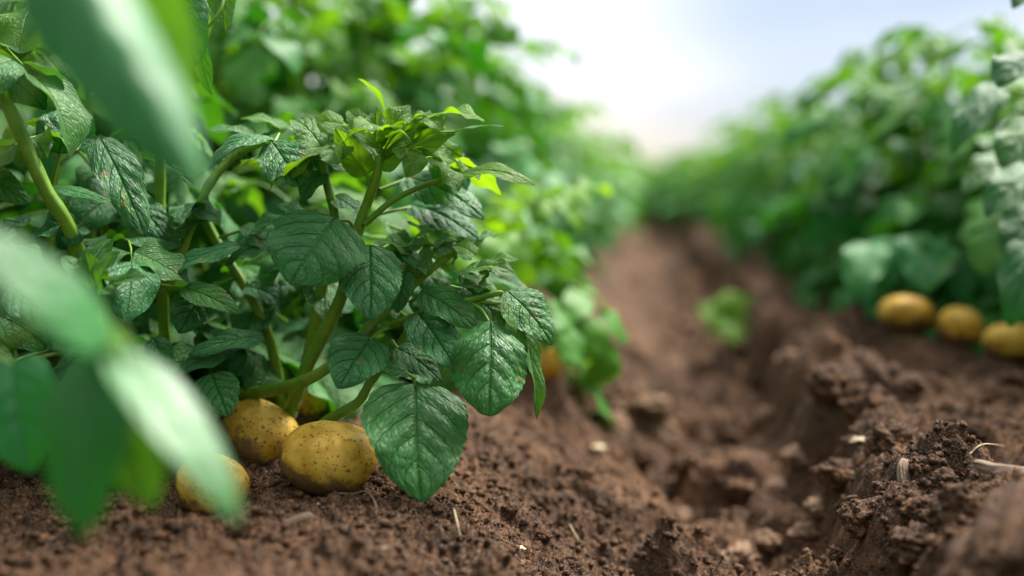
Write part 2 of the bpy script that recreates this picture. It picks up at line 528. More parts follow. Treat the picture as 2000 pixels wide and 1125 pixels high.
def potato_material():
    m, N, L = new_mat('potato_skin')
    o = N('ShaderNodeOutputMaterial'); bs = N('ShaderNodeBsdfPrincipled')
    t = N('ShaderNodeTexCoord'); oi = N('ShaderNodeObjectInfo')
    add = N('ShaderNodeVectorMath'); add.operation = 'ADD'
    sc = N('ShaderNodeVectorMath'); sc.operation = 'SCALE'
    cx = N('ShaderNodeCombineXYZ')
    for i in range(3): L(oi.outputs['Random'], cx.inputs[i])
    L(t.outputs['Object'], add.inputs[0]); L(cx.outputs[0], sc.inputs[0]); sc.inputs['Scale'].default_value = 5.0
    L(sc.outputs[0], add.inputs[1])
    vec = add.outputs[0]
    def noise(s_, d_, r_=0.55):
        n = N('ShaderNodeTexNoise'); n.inputs['Scale'].default_value = s_; n.inputs['Detail'].default_value = d_; n.inputs['Roughness'].default_value = r_
        L(vec, n.inputs['Vector']); return n.outputs['Fac']
    def rng(f, lo, hi, a=0, b=1):
        n = N('ShaderNodeMapRange'); L(f, n.inputs['Value']); n.interpolation_type = 'SMOOTHSTEP'
        n.inputs['From Min'].default_value = lo; n.inputs['From Max'].default_value = hi
        n.inputs['To Min'].default_value = a; n.inputs['To Max'].default_value = b
        return n.outputs[0]
    def mixc(f, x, y):
        n = N('ShaderNodeMix'); n.data_type = 'RGBA'; L(f, n.inputs['Factor'])
        for k, v in (('A', x), ('B', y)):
            if isinstance(v, tuple): n.inputs[k].default_value = v
            else: L(v, n.inputs[k])
        return n.outputs['Result']
    def mul(a, b):
        n = N('ShaderNodeMath'); n.operation = 'MULTIPLY'; L(a, n.inputs[0])
        if isinstance(b, float): n.inputs[1].default_value = b
        else: L(b, n.inputs[1])
        return n.outputs[0]
    c = mixc(rng(noise(42, 4), 0.38, 0.66), (0.52, 0.28, 0.022, 1), (0.78, 0.49, 0.075, 1))
    # lenticels: dark specks of uneven size
    sp = None
    for s_, r0, keep in ((190, 0.24, 0.42), (95, 0.16, 0.45), (330, 0.26, 0.55)):
        vo = N('ShaderNodeTexVoronoi'); vo.inputs['Scale'].default_value = s_
        nd = N('ShaderNodeTexNoise'); nd.inputs['Scale'].default_value = 400
        L(vec, nd.inputs['Vector'])
        wv = N('ShaderNodeVectorMath'); wv.operation = 'MULTIPLY_ADD'
        L(nd.outputs['Color'], wv.inputs[0]); wv.inputs[1].default_value = (.004, .004, .004); L(vec, wv.inputs[2])
        L(wv.outputs[0], vo.inputs['Vector'])
        d = rng(vo.outputs['Distance'], r0 * 0.55, r0 * 1.35, 1, 0)
        sep = N('ShaderNodeSeparateColor'); L(vo.outputs['Color'], sep.inputs[0])
        g = N('ShaderNodeMath'); g.operation = 'GREATER_THAN'; L(sep.outputs[0], g.inputs[0]); g.inputs[1].default_value = keep
        k = mul(d, g.outputs[0])
        c = mixc(mul(k, 0.82), c, (0.055, 0.026, 0.010, 1))
        sp = k
    # caked earth in patches
    sepn = N('ShaderNodeSeparateXYZ')
    L(t.outputs['Object'], sepn.inputs[0])
    low = rng(sepn.outputs[2], -0.028, 0.014, 0.46, 0.0)
    nz = noise(48, 6, 0.66)
    ad = N('ShaderNodeMath'); ad.operation = 'ADD'; L(nz, ad.inputs[0]); L(low, ad.inputs[1])
    dirt = rng(ad.outputs[0], 0.60, 0.78)
    c = mixc(mul(dirt, 0.85), c, (0.13, 0.072, 0.042, 1))
    L(c, bs.inputs['Base Color'])
    bs.inputs['Roughness'].default_value = 0.55
    bs.inputs['Specular IOR Level'].default_value = 0.35
    bs.inputs['Subsurface Weight'].default_value = 0.06
    bs.inputs['Subsurface Radius'].default_value = (0.006, 0.004, 0.001)
    b1 = N('ShaderNodeBump'); b1.inputs['Strength'].default_value = 0.5; b1.inputs['Distance'].default_value = 0.0015
    L(noise(150, 5, 0.6), b1.inputs['Height'])
    b2 = N('ShaderNodeBump'); b2.inputs['Strength'].default_value = 0.5; b2.inputs['Distance'].default_value = -0.001
    L(sp, b2.inputs['Height']); L(b1.outputs[0], b2.inputs['Normal']); L(b2.outputs[0], bs.inputs['Normal'])
    L(bs.outputs[0], o.inputs[0])
    return m


POTATO = potato_material()


def tag(o, label=None, cat=None, group=None, kind=None):
    if label: o['label'] = label
    if cat: o['category'] = cat
    if group: o['group'] = group
    if kind: o['kind'] = kind
    return o


def empty(name, loc):
    e = bpy.data.objects.new(name, None)
    e.empty_display_size = 0.02
    e.location = loc
    col.objects.link(e)
    return e


# ------------------------------------------------------------------ potatoes: where they lie (pixel, distance, half axes, tilt)
POT = [
    # px, py, d, long, mid, short half-axes, roll in picture (deg, clockwise), yaw to lens, label
    (511, 846, 0.90, .0350, .0285, .0280, 38, 10, 'smaller yellow potato with dark specks, behind the big one and right of the blurred leaf'),
    (644, 897, 0.835, .0440, .0340, .0325, 20, 12, 'big yellow potato with speckled skin, lying out in front on bare earth'),
    (418, 951, 0.80, .0295, .024, .024, 20, -15, 'yellow potato half covered by the tip of a blurred pale leaf'),
    (594, 784, .985, .0225, .0215, .021, 80, 0, 'dim yellow potato in shade between the leaning stem and the big potato'),
    (527, 750, 1.00, .0235, .020, .020, 60, 0, 'yellow potato hiding behind the bent green stalk under the leaves'),
    (1062, 704, 1.27, .027, .024, .022, 70, 0, 'blurred yellow potato under the far right edge of the sharp plant'),
    (1770, 612, 1.40, .040, .027, .026, 0, 8, 'widest blurred yellow potato under the right row, left of the others'),
    (1874, 638, 1.37, .029, .030, .028, 10, 0, 'round blurred yellow potato between two others under the right row'),
    (1980, 672, 1.31, .040, .025, .025, 8, 0, 'blurred yellow potato cut by the right edge of the view'),
]
for (px, py, d, a, b, c, roll, yaw, lab) in POT:
    p = P(px, py, d)
    vz = c * abs(math.cos(R(roll))) + a * 0.6 * abs(math.sin(R(roll)))
    ANCHORS.append((p[0], p[1], p[2] - vz * 0.74, 0.045))

# ------------------------------------------------------------------ ground: one sheet to the horizon
fa = R(40)
front = np.linspace(-fa, fa * 1.0, 760)
rest = np.linspace(fa, 2 * np.pi - fa, 90)[1:-1]
th = np.concatenate([front, rest]) - YAW           # clockwise from +Y
rad = np.concatenate([[0.012], np.geomspace(0.05, 0.52, 40), np.geomspace(0.525, 1.7, 430), np.geomspace(1.71, 6, 150), np.geomspace(6.2, 420, 90)])
TH, RD = np.meshgrid(th, rad)
X = RD * np.sin(TH); Y = RD * np.cos(TH)
Z = height(X, Y)
mb = MB()
pts = np.stack([X, Y, Z], -1)[:, ::-1]
mb.grid(pts, np.zeros(pts.shape[:2] + (2,)), 0.5, 0, wrap=True)
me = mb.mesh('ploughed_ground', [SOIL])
g = bpy.data.objects.new('ploughed_ground', me); col.objects.link(g)
tag(g, 'brown crumbly ploughed earth with a furrow between two potato rows', 'ground', None, 'structure')

# ------------------------------------------------------------------ potatoes


def potato(seed, a, b, c):
    rg = np.random.RandomState(seed)
    nu, nv = 40, 56
    t = np.linspace(0.0, np.pi, nu); ph = np.linspace(0, 2 * np.pi, nv, endpoint=False)
    T, PH = np.meshgrid(t, ph, indexing='ij')
    D = np.stack([np.cos(T), np.sin(T) * np.cos(PH), np.sin(T) * np.sin(PH)], -1)
    r = np.ones(T.shape)
    for k in range(5):
        q = unit(rg.randn(3)); r += rg.uniform(-.07, .07) * (D @ q) ** (2 + k % 2)
    for k in range(7):                                   # eyes
        q = unit(rg.randn(3)); dd = np.arccos(np.clip(D @ q, -1, 1))
        r -= rg.uniform(.015, .04) * np.exp(-(dd / .13) ** 2)
        r += .018 * np.exp(-((dd - .2) / .1) ** 2)
    sq = (np.abs(D[..., 0]) ** 2.25 + np.abs(D[..., 1]) ** 2.25 + np.abs(D[..., 2]) ** 2.25) ** (-1 / 2.25)
    pts = D * (r * sq)[..., None] * np.array([a, b, c])
    pts[..., 1] += 0.05 * a * (D[..., 0] ** 2)
    m = MB()
    m.grid(pts[:, ::-1], np.stack([PH / 6.28, T / 3.14], -1), 0.5, 0, wrap=True)
    return m


for i, (px, py, d, a, b, c, roll, yaw, lab) in enumerate(POT):
    o = potato(10 + i, a, b, c).obj('potato', [POTATO])
    o.location = P(px, py, d)
    o.rotation_euler = Euler((R(10), R(roll), YAW + R(yaw)), 'XYZ')
    tag(o, lab, 'potato', 'potatoes lying on the earth')

# ------------------------------------------------------------------ potato plants


def compound_leaf(mb, base, out_dir, Ln, rg, tint, pairs=3, res=(7, 5), quilt=0.0, droop=1.0, size=1.0):
    """a potato leaf: stalk with pairs of leaflets and a bigger one at its end"""
    o = unit(out_dir); up = np.array([0, 0, 1.0])
    hz = unit([o[0], o[1], 0.0])
    sd = np.cross(hz, up)
    n = 9
    pts = [np.array(base, float)]
    el = math.asin(np.clip(o[2], -1, 1))
    for k in range(n):
        e = el - droop * 1.15 * (k / n) ** 1.3
        pts.append(pts[-1] + Ln / n * (hz * math.cos(e) + up * math.sin(e)) + sd * rg.uniform(-.004, .004))
    pts = np.array(pts)
    tube(mb, pts, 0.0021 * size, 0.0011 * size, 6 if res[0] > 9 else 4, 9, 0.3 + tint * .5, 1)
    T = np.gradient(pts, axis=0)
    def put(k, dirv, L_, sgn):
        t = unit(T[k]); nrm = unit(np.cross(sd, t) * 1.0); nrm = nrm if nrm[2] > 0 else -nrm
        nrm = unit(nrm + rg.randn(3) * 0.28)
        leaf_patch(mb, pts[k] + dirv * 0.004, dirv, nrm, L_, L_ * rg.uniform(.62, .78), res[0], res[1],
                   bend=rg.uniform(.5, 1.5) * (0.7 + .3 * droop), fold=rg.uniform(.02, .38), wave=rg.uniform(.05, .15), curl=rg.uniform(0.0, .3),
                   tint=float(np.clip(tint + rg.uniform(-.12, .12), 0, 1)), seed=rg.randint(99999), quilt=quilt, twist=rg.uniform(-.7, .7))
    tl = 0.088 * size * rg.uniform(.85, 1.15)
    put(n, unit(T[n]), tl, 0)
    for j in range(pairs):
        k = int(round(n * (0.86 - 0.24 * j)))
        for sgn in (-1, 1):
            t = unit(T[k])
            dv_ = unit(t * rg.uniform(.35, .75) + sgn * sd * 1.0 + up * rg.uniform(-.25, .2))
            put(k, dv_, tl * (0.86 - 0.15 * j) * rg.uniform(.85, 1.1), sgn)


def grow(seed, h, spread, n_stems, per, res, tint0=0.15, quilt=0.0, size=1.0, lean=(0, 0), leafmat=None, pairs=3):
    """stems and leaves of one plant, each as its own little mesh"""
    rg = np.random.RandomState(seed)
    stems, leaves = [], []
    for s in range(n_stems):
        a = 2 * np.pi * (s + rg.uniform(-.3, .3)) / n_stems
        ln = h * rg.uniform(.78, 1.1) * (0.75 if s % 3 == 2 else 1)
        sp = spread * rg.uniform(.4, 1.0)
        tip = np.array([math.cos(a) * sp + lean[0], math.sin(a) * sp + lean[1], ln])
        b0 = np.array([math.cos(a) * .02, math.sin(a) * .02, -0.03])
        mid = b0 * .5 + tip * .5 + np.array([math.cos(a), math.sin(a), 0]) * sp * rg.uniform(-.05, .22) + rg.randn(3) * .012
        m = MB(); c = tube(m, [b0, mid, tip], 0.0058 * size, 0.0026 * size, 7, 14, 0.3, 0)
        stems.append(m)
        ga = rg.uniform(0, 6.28)
        for k in range(per):
            f = 0.22 + 0.78 * (k + .5) / per
            p = c[min(13, int(f * 13.4))]
            ga += 2.4 + rg.uniform(-.4, .4)
            young = max(0, (f - .55) / .45)
            ov = np.array([math.cos(ga), math.sin(ga), 0]) + 0.55 * np.array([math.cos(a), math.sin(a), 0])
            ov = unit(ov) * 1.0; ov[2] = rg.uniform(.15, .7) + .6 * young ** 2 - .35 * (1 - f)
            m = MB()
            compound_leaf(m, p, ov, (0.19 - .07 * young) * size * rg.uniform(.8, 1.15), rg,
                          tint0 + 0.42 * young ** 2 + rg.uniform(0, .14), pairs if young < .8 else 2, res, quilt, rg.uniform(.8, 1.6), size * (1 - .28 * young))
            leaves.append(m)
        for e in (0, 1):                                   # young leaves at the growing tip
            ga += 2.6
            m = MB()
            compound_leaf(m, c[-1], unit([math.cos(ga) * .7, math.sin(ga) * .7, .75]), .085 * size, rg, tint0 + .3 + rg.uniform(0, .2), 2, res, quilt, 1.3, size * .66)
            leaves.append(m)
    return stems, leaves


def merge(ms):
    r = MB()
    for m in ms:
        off = r.n
        for v in m.v: r.v.append(v)
        for f in m.f: r.f.append(f + off)
        r.uv += m.uv; r.t += m.t; r.m += m.m; r.n += m.n
    return r


LM = [LEAF, STEM]; LMF = [LEAF_FAR, STEM]; SM = [STEM]


def build_plant(loc, label, group, seed, rotz=0.0, mats=LM, **kw):
    root = empty('potato_plant', loc)
    root.rotation_euler.z = rotz
    tag(root, label, 'plant', group)
    st, lv = grow(seed, **kw)
    for m in st: m.obj('stem', SM, root)
    for m in lv: m.obj('leaf', mats, root)
    return root


def copy_plant(src, loc, rotz, sc, label, group):
    r = src.copy(); col.objects.link(r)
    r.location = loc; r.rotation_euler.z = rotz; r.scale = (sc, sc, sc)
    tag(r, label, 'plant', group)
    for ch in list(src.children):
        c = ch.copy(); col.objects.link(c); c.parent = r
    return r


def gz(x, y):
    return float(height(x, y, False))


LROW = 'potato plants along the left row'
RROW = 'potato plants along the right row'

# --- the two rows going away: near plants with every leaf a part
rnd = random.Random(4)
ordinal = ['first', 'second', 'third', 'fourth', 'fifth', 'sixth', 'seventh']
protos = []
lpos = [(-.54, 1.50, .60), (-.44, 1.78, .53), (-.47, 2.08, .51), (-.44, 2.36, .48), (-.43, 2.66, .46)]
for i, (x, y, h) in enumerate(lpos):
    lab = 'tall bushy blurred potato plant, %s one behind the sharp plant in the left row' % ordinal[i]
    if i < 3:
        protos.append(build_plant((x, y, gz(x, y)), lab, LROW, 100 + i, rnd.uniform(0, 6), LMF, h=h, spread=.15, n_stems=7, per=8, res=(8, 5), tint0=.06, size=1.25))
    else:
        copy_plant(protos[i - 3], (x, y, gz(x, y)), rnd.uniform(0, 6), h / .55, lab, LROW)
rpos = [(.80, 1.22, .47), (.645, 1.56, .46), (.57, 1.84, .47), (.50, 2.08, .43), (.55, 2.38, .44), (.50, 2.70, .43)]
for i, (x, y, h) in enumerate(rpos):
    lab = 'bushy potato plant with drooping leaves, %s one along the right row' % ordinal[i]
    copy_plant(protos[i % 3], (x, y, gz(x, y)), rnd.uniform(0, 6), h / .55, lab, RROW)

for i, (x, y, sc) in enumerate([(-.86, 1.62, 1.12), (-.78, 2.05, 1.15), (-1.15, 1.35, 1.1), (-.84, 1.28, 1.12)]):
    copy_plant(protos[i % 3], (x, y, gz(x, y)), rnd.uniform(0, 6), sc, 'tall dark potato plant, %s one in from the left edge behind the left row' % ordinal[i], LROW)
# --- farther plants: too blurred to show parts
fars = []
for k in range(3):
    st, lv = grow(300 + k, h=.54, spread=.17, n_stems=6, per=7, res=(5, 4), tint0=.12, size=1.2, pairs=2)
    for m in st: m.m = [np.ones_like(q) for q in m.m]
    fars.append(merge(st + lv).mesh('potato_plant', LMF))
for (x0, y0, grp, lab) in ((-.40, 2.9, LROW, 'blurred potato plant far back along the left row'),
                           (.55, 3.05, RROW, 'blurred potato plant far back along the right row')):
    y = y0; k = 0
    while y < 13:
        pin = min(1, max(0, (y - 3) / 4)) * .17
        x = x0 + (pin if x0 < 0 else -pin) + rnd.uniform(-.05, .05)
        o = bpy.data.objects.new('potato_plant', fars[k % 3]); col.objects.link(o)
        o.location = (x, y, gz(x, y)); o.rotation_euler.z = rnd.uniform(0, 6.28)
        s = rnd.uniform(.85, 1.05); lo = .82 - .32 * min(1, max(0, (y - 3) / 8)) ** .8
        o.scale = (s * (1 + pin), s * (1 + pin), s * lo * rnd.uniform(.92, 1.05))
        tag(o, lab, 'plant', grp)
        y += rnd.uniform(.30, .38); k += 1

for k, (x, y) in enumerate([(-.62, -.95), (-.58, -.6), (-.62, -.25), (-.66, .08), (.74, -.85), (.68, -.45), (.72, -.05), (.70, .36), (.80, .74)]):
    o = bpy.data.objects.new('potato_plant', fars[k % 3]); col.objects.link(o)
    o.location = (x, y, gz(x, y)); o.rotation_euler.z = rnd.uniform(0, 6.28)
    tag(o, 'potato plant of the %s row, beside or behind the viewer and out of sight' % ('left' if x < 0 else 'right'), 'plant', LROW if x < 0 else RROW)

# --- the rest of the field: rows nobody could count
mb = MB()
rg = np.random.RandomState(9)
for row in range(-5, 7):
    xr = -.42 + row * 1.03
    y = 13.0 if row in (0, 1) else 2.0
    while y < 70:
        nl = 16 if y < 30 else 10
        for j in range(nl):
            a = rg.uniform(0, 6.28); zz = rg.uniform(.03, .26)
            r_ = .36 * math.sqrt(rg.uniform(.2, 1)) * (1 - .5 * (zz / .26) ** 2)
            b = np.array([xr + r_ * math.cos(a), y + rg.uniform(-.25, .25), zz])
            leaf_patch(mb, b, unit([math.cos(a), math.sin(a), rg.uniform(-.8, .2)]), unit([rg.uniform(-.4, .4), rg.uniform(-.4, .4), 1]),
                       rg.uniform(.12, .2), rg.uniform(.1, .15), 4, 3, 1.0, .2, .1, .2, tint=rg.uniform(.1, .5), seed=rg.randint(9999))
        y += .22 if y < 30 else .4
o = mb.obj('distant_crop_rows', [LEAF_FAR])
tag(o, 'distant rows of green potato foliage running to the horizon', 'crop rows', None, 'stuff')

# --- tall plant at the left, partly in focus
build_plant((-.60, .93, gz(-.60, .93)), 'tall dark leafed potato plant behind the sharp plant, at the left edge', LROW, 501, .4, LM,
            h=.47, spread=.13, n_stems=6, per=7, res=(17, 11), tint0=.08, quilt=.02, size=1.0)
build_plant((-.47, 1.13, gz(-.47, 1.13)), 'low dense potato plant in shade just behind the sharp plant', LROW, 502, 1.4, LM,
            h=.27, spread=.15, n_stems=6, per=6, res=(13, 9), tint0=.06, quilt=.02, size=.95)
# --- bright low plant beyond it, by the furrow
build_plant((-.275, 1.38, gz(-.275, 1.38) + .005), 'low bright yellow green potato plant, blurred, right behind the sharp plant by the furrow', LROW, 503, .2, LMF,
            h=.22, spread=.12, n_stems=7, per=6, res=(9, 6), tint0=.36, size=.92)


# ------------------------------------------------------------------ the plant in focus
def cdir(x, y, z):
    """direction given in the lens's axes: right, up, towards the lens"""
    return CR @ np.array([x, y, z], float)


def hero_leaf(parent, bx, by, bd, tx, ty, td, wpx, nrm=(0, .35, 1), bend=.5, fold=.12, wave=.07, curl=.12, tint=.15,
              seed=1, quilt=.038, twist=0., side=0., stalk=None, mats=None, res=(44, 29), shape=.36, stalk_px=7):
    m = MB()
    b = P(bx, by, bd); t = P(tx, ty, td)
    Ln = np.linalg.norm(t - b); W = wpx / F * (bd + td) / 2
    leaf_patch(m, b, t - b, cdir(*nrm), Ln, W, res[0], res[1], bend, fold, wave, curl, tint, seed, quilt, twist, side, 0, True, shape)
    if stalk:
        pp = [P(*s) for s in stalk] + [b + unit(t - b) * 0.004]
        r = stalk_px / F * bd / 2
        tube(m, pp, r * 1.15, r * .8, 8, 16, .3 + tint * .5, 1)
    og = b if not stalk else P(*stalk[0])
    o = MB.obj(m, 'leaf', mats or LM, parent)
    return o


def hero_stem(parent, pts, r0, r1, hairs=True, seed=0):
    m = MB()
    pp = [P(*p) for p in pts]
    d = pts[0][2]
    c = tube(m, pp, r0 / F * d, r1 / F * d, 18, 40, .5, 0, ridge=.10)
    if hairs:
        rg = np.random.RandomState(seed)
        T = np.gradient(c, axis=0)
        for _ in range(int(np.linalg.norm(np.diff(c, axis=0), axis=1).sum() * 2600)):
            k = rg.randint(0, 38); f = rg.rand()
            p = c[k] * (1 - f) + c[k + 1] * f; rr = (r0 + (r1 - r0) * k / 39) / F * d
            q = unit(np.cross(T[k], rg.randn(3)))
            L_ = rg.uniform(.0010, .0030); w = .00014
            s = unit(np.cross(q, T[k])) * w
            a = p + q * rr * .95
            e = a + q * L_ + unit(T[k]) * rg.uniform(-.0006, .0006)
            pts_ = np.array([[a - s, a + s], [e - s * .3, e + s * .3]])
            m.grid(pts_, np.zeros((2, 2, 2)), .5, 0)
    return m.obj('stem', SM, parent)


hb = P(560, 905, .9)
hero = empty('potato_plant', (0, 0, 0))
hero_root = P(575, 850, .93)
tag(hero, 'sharp green potato plant in focus, its lowest leaf hanging beside the big potato', 'plant', LROW)
D0 = .84
# stems
hero_stem(hero, [(548, 860, .93), (590, 740, .90), (665, 585, .87), (700, 450, .86), (735, 345, .85), (742, 300, .85)], 14.5, 7, seed=1)
hero_stem(hero, [(470, 770, .92), (520, 763, .89), (580, 748, .87), (640, 718, .86), (700, 660, .87), (760, 600, .88), (850, 520, .87), (905, 480, .86)], 13, 6, seed=2)
hero_stem(hero, [(600, 850, .95), (650, 815, .87), (700, 785, .86), (725, 745, .86), (770, 690, .87), (800, 640, .88)], 10, 6, seed=3)
hero_stem(hero, [(590, 760, .92), (630, 560, .90), (655, 440, .87), (635, 345, .86), (630, 300, .86)], 12, 6, seed=4)
hero_stem(hero, [(560, 860, .96), (520, 640, .93), (400, 420, .93), (440, 320, .92), (520, 275, .88)], 11, 6, seed=5)
hero_stem(hero, [(705, 660, .88), (800, 620, .87), (900, 590, .86), (985, 570, .86)], 7, 5, seed=6)
H = lambda *a, **k: hero_leaf(hero, *a, **k)
# the two broad leaves in the middle
H(655, 424, .830, 566, 556, .800, 205, nrm=(.15, 0.74, .8), bend=.55, fold=.06, curl=.16, tint=.10, seed=11, stalk=[(695, 455, .85), (680, 432, .838)], shape=.38, quilt=.026)
H(722, 478, .840, 724, 625, .805, 128, nrm=(.28, .4, .9), bend=.35, fold=.10, tint=.10, seed=12, stalk=[(690, 520, .87), (708, 490, .85)], shape=.38)
# lowest leaf
H(812, 748, .845, 824, 982, .785, 212, nrm=(.28, .55, .8), bend=.5, fold=.10, curl=.10, tint=.16, seed=13, side=.25, stalk=[(770, 690, .87), (795, 710, .86)], shape=.35, quilt=.040)
# right leaf with its edge rolled
H(958, 624, .845, 955, 814, .800, 150, nrm=(.1, .5, .9), bend=.65, fold=.05, curl=.42, tint=.15, seed=14, wave=.1, stalk=[(900, 590, .86), (935, 600, .855)], shape=.46)
H(1022, 640, .87, 1048, 820, .86, 52, nrm=(.7, .2, .6), bend=.4, fold=.5, tint=.35, seed=15, wave=.12, stalk=[(985, 590, .87)])
H(985, 585, .85, 1030, 690, .85, 60, nrm=(.5, .6, .5), bend=.7, fold=.1, tint=.45, seed=16, curl=.3, stalk=[(940, 590, .86)])
H(725, 658, .855, 660, 760, .815, 118, nrm=(.1, .45, .9), bend=.5, fold=.14, tint=.05, seed=17, stalk=[(760, 640, .87), (742, 648, .862)])
H(798, 727, .845, 735, 716, .835, 42, nrm=(0, .8, .7), bend=.4, fold=.1, tint=.2, seed=18, stalk=[(812, 740, .846)])
H(772, 678, .865, 862, 745, .850, 62, nrm=(.1, .75, .75), bend=.7, fold=.1, tint=.12, seed=19, stalk=[(765, 665, .87)])
H(815, 612, .865, 892, 724, .825, 98, nrm=(.2, .5, .9), bend=.55, fold=.2, tint=.05, seed=20, stalk=[(800, 615, .88)])
H(822, 568, .86, 930, 642, .845, 76, nrm=(.1, .55, .8), bend=.8, fold=.1, tint=.14, seed=21, wave=.12, stalk=[(800, 590, .88)])
H(792, 530, .855, 776, 612, .845, 58, nrm=(-.3, .2, 1), bend=.5, fold=.25, tint=.10, seed=22, stalk=[(800, 560, .87)])
H(990, 568, .865, 1078, 674, .850, 98, nrm=(.15, 0.74, .8), bend=.75, fold=.1, tint=.18, seed=23, stalk=[(960, 575, .862)])
H(905, 560, .87, 985, 640, .86, 80, nrm=(0, .7, .7), bend=.8, fold=.15, tint=.22, seed=24, stalk=[(880, 560, .87)])
# top left pair
H(530, 268, .855, 408, 330, .83, 88, nrm=(-.25, .95, .55), bend=1.3, fold=.08, tint=.10, seed=25, stalk=[(560, 280, .87)], wave=.05)
H(530, 276, .85, 586, 364, .825, 105, nrm=(.05, .75, .85), bend=.55, fold=.1, tint=.12, seed=26, stalk=[(545, 262, .862)], shape=.5)
H(500, 262, .90, 400, 255, .90, 60, nrm=(0, .9, .4), bend=.7, tint=.3, seed=27)
# crown, young and lit from behind
H(742, 322, .85, 890, 262, .83, 82, nrm=(-.30, -.75, -.75), bend=-.5, fold=.2, tint=.85, seed=28, stalk=[(722, 365, .852)], wave=.14)
H(745, 305, .85, 872, 250, .88, 90, nrm=(-.2, .9, .35), bend=1.3, fold=.15, tint=.62, seed=29, wave=.16, stalk=[(735, 340, .852)])
H(752, 226, .86, 699, 154, .87, 34, nrm=(.75, .55, -.2), bend=.9, fold=.35, tint=.85, seed=30, stalk=[(742, 300, .855), (754, 255, .858)])
H(885, 258, .86, 986, 247, .85, 34, nrm=(-.05, .97, .22), bend=.5, fold=.1, tint=.2, seed=31, stalk=[(760, 305, .86), (830, 265, .86)])
H(888, 344, .845, 1044, 362, .82, 70, nrm=(-.05, .85, .45), bend=1.0, fold=.1, tint=.85, seed=32, stalk=[(712, 438, .855), (770, 390, .85), (840, 358, .847)], stalk_px=12)
H(730, 300, .855, 622, 240, .85, 70, nrm=(.1, .9, .5), bend=.7, fold=.15, tint=.62, seed=33, stalk=[(738, 335, .852)], wave=.13)
H(718, 340, .85, 655, 250, .825, 62, nrm=(-.4, .5, .8), bend=.6, fold=.35, tint=.65, seed=34, stalk=[(726, 372, .852)])
H(745, 290, .853, 800, 205, .86, 60, nrm=(.3, .7, .6), bend=1.3, fold=.2, tint=.75, seed=35, wave=.15)
H(735, 285, .85, 680, 215, .87, 55, nrm=(-.2, .8, .5), bend=.9, fold=.3, tint=.7, seed=36, wave=.15)
H(748, 280, .845, 790, 235, .81, 56, nrm=(.1, .9, .6), bend=.6, fold=.2, tint=.55, seed=37, wave=.1)
H(740, 290, .845, 735, 210, .85, 50, nrm=(-.2, .4, .9), bend=.8, fold=.4, tint=.6, seed=371, wave=.16)
H(640, 310, .86, 570, 232, .88, 74, nrm=(-.1, .9, .4), bend=1.1, fold=.15, tint=.5, seed=38, wave=.13, stalk=[(640, 345, .86)])
H(630, 305, .862, 700, 345, .86, 64, nrm=(.2, .85, .5), bend=.9, fold=.15, tint=.4, seed=39)
H(632, 335, .86, 590, 395, .85, 60, nrm=(-.3, .6, .7), bend=.8, fold=.15, tint=.12, seed=391)
H(645, 385, .87, 705, 420, .86, 58, nrm=(.2, .8, .5), bend=.8, fold=.15, tint=.12, seed=392)
H(560, 250, .92, 470, 232, .92, 70, nrm=(0, .9, .3), bend=.9, fold=.1, tint=.6, seed=40)
rg = np.random.RandomState(17)
for (cx_, cy_, cz_, ln, sz, tn, dr) in [(-.85, .55, .1, .062, .50, 0.58, 1.1), (-.35, .95, -.3, .058, .46, 0.65, .9), (.38, .92, .05, .060, .50, 0.70, 1.0), (.85, .55, -.25, .070, .52, 0.70, 1.0),
                                       (.05, .85, .5, .045, .42, 0.71, 1.0), (-.55, .6, .55, .055, .46, 0.55, 1.2), (.6, .55, .5, .055, .46, 0.64, 1.2), (.1, .8, -.6, .07, .55, 0.56, .8)]:
    m = MB()
    compound_leaf(m, P(738 + cx_ * 6, 330 - cy_ * 14, .855), cdir(cx_, cy_, cz_), ln, rg, tn + .1, 2, (26, 17), .03, dr, sz)
    m.obj('leaf', LM, hero)
# leaves in the body of the plant
for k in range(46):
    bx, by = rg.uniform(330, 960), rg.uniform(400, 720)
    if bx > 780 and by < 500: by += 90
    a = rg.uniform(-3.4, .4); ln = rg.uniform(70, 125); dd = rg.uniform(.88, .98)
    if 440 < bx < 680 and by > 610: by -= 120
    H(bx, by, dd, bx + ln * math.cos(a), by + ln * .5 + rg.uniform(-20, 40), dd + rg.uniform(-.06, .02), rg.uniform(50, 88), nrm=(rg.uniform(-.5, .5), .8, rg.uniform(.2, .9)),
      bend=rg.uniform(.5, 1.3), fold=rg.uniform(.05, .35), wave=.13, tint=rg.uniform(.02, .35), seed=900 + k, res=(26, 17), stalk=[(bx + rg.uniform(-50, 50), by + rg.uniform(5, 50), dd + .03)], stalk_px=6)
for k in range(16):
    a = rg.uniform(.1, 3.3); ln = rg.uniform(50, 100)
    bx, by = rg.uniform(500, 660), rg.uniform(255, 320)
    dd = rg.uniform(.89, .97)
    H(bx, by, dd, bx + ln * math.cos(a), by - ln * math.sin(a) * .5 + 8, dd + rg.uniform(-.02, .02), rg.uniform(40, 66), nrm=(rg.uniform(-.3, .3), .85, rg.uniform(-.2, .6)),
      bend=rg.uniform(.6, 1.3), fold=rg.uniform(.1, .35), wave=.13, tint=rg.uniform(.2, .7), seed=830 + k, res=(26, 17))
# big grey green leaves behind the crown
H(790, 345, .92, 945, 428, .90, 112, nrm=(.1, .8, .65), bend=.8, fold=.1, tint=.05, seed=41, stalk=[(740, 370, .89)])
H(800, 400, .93, 935, 470, .91, 96, nrm=(.1, .75, .65), bend=.8, fold=.15, tint=.05, seed=42, stalk=[(730, 420, .89)])
H(850, 290, .93, 905, 385, .91, 92, nrm=(.2, 0.74, .8), bend=.6, fold=.15, tint=.06, seed=43)
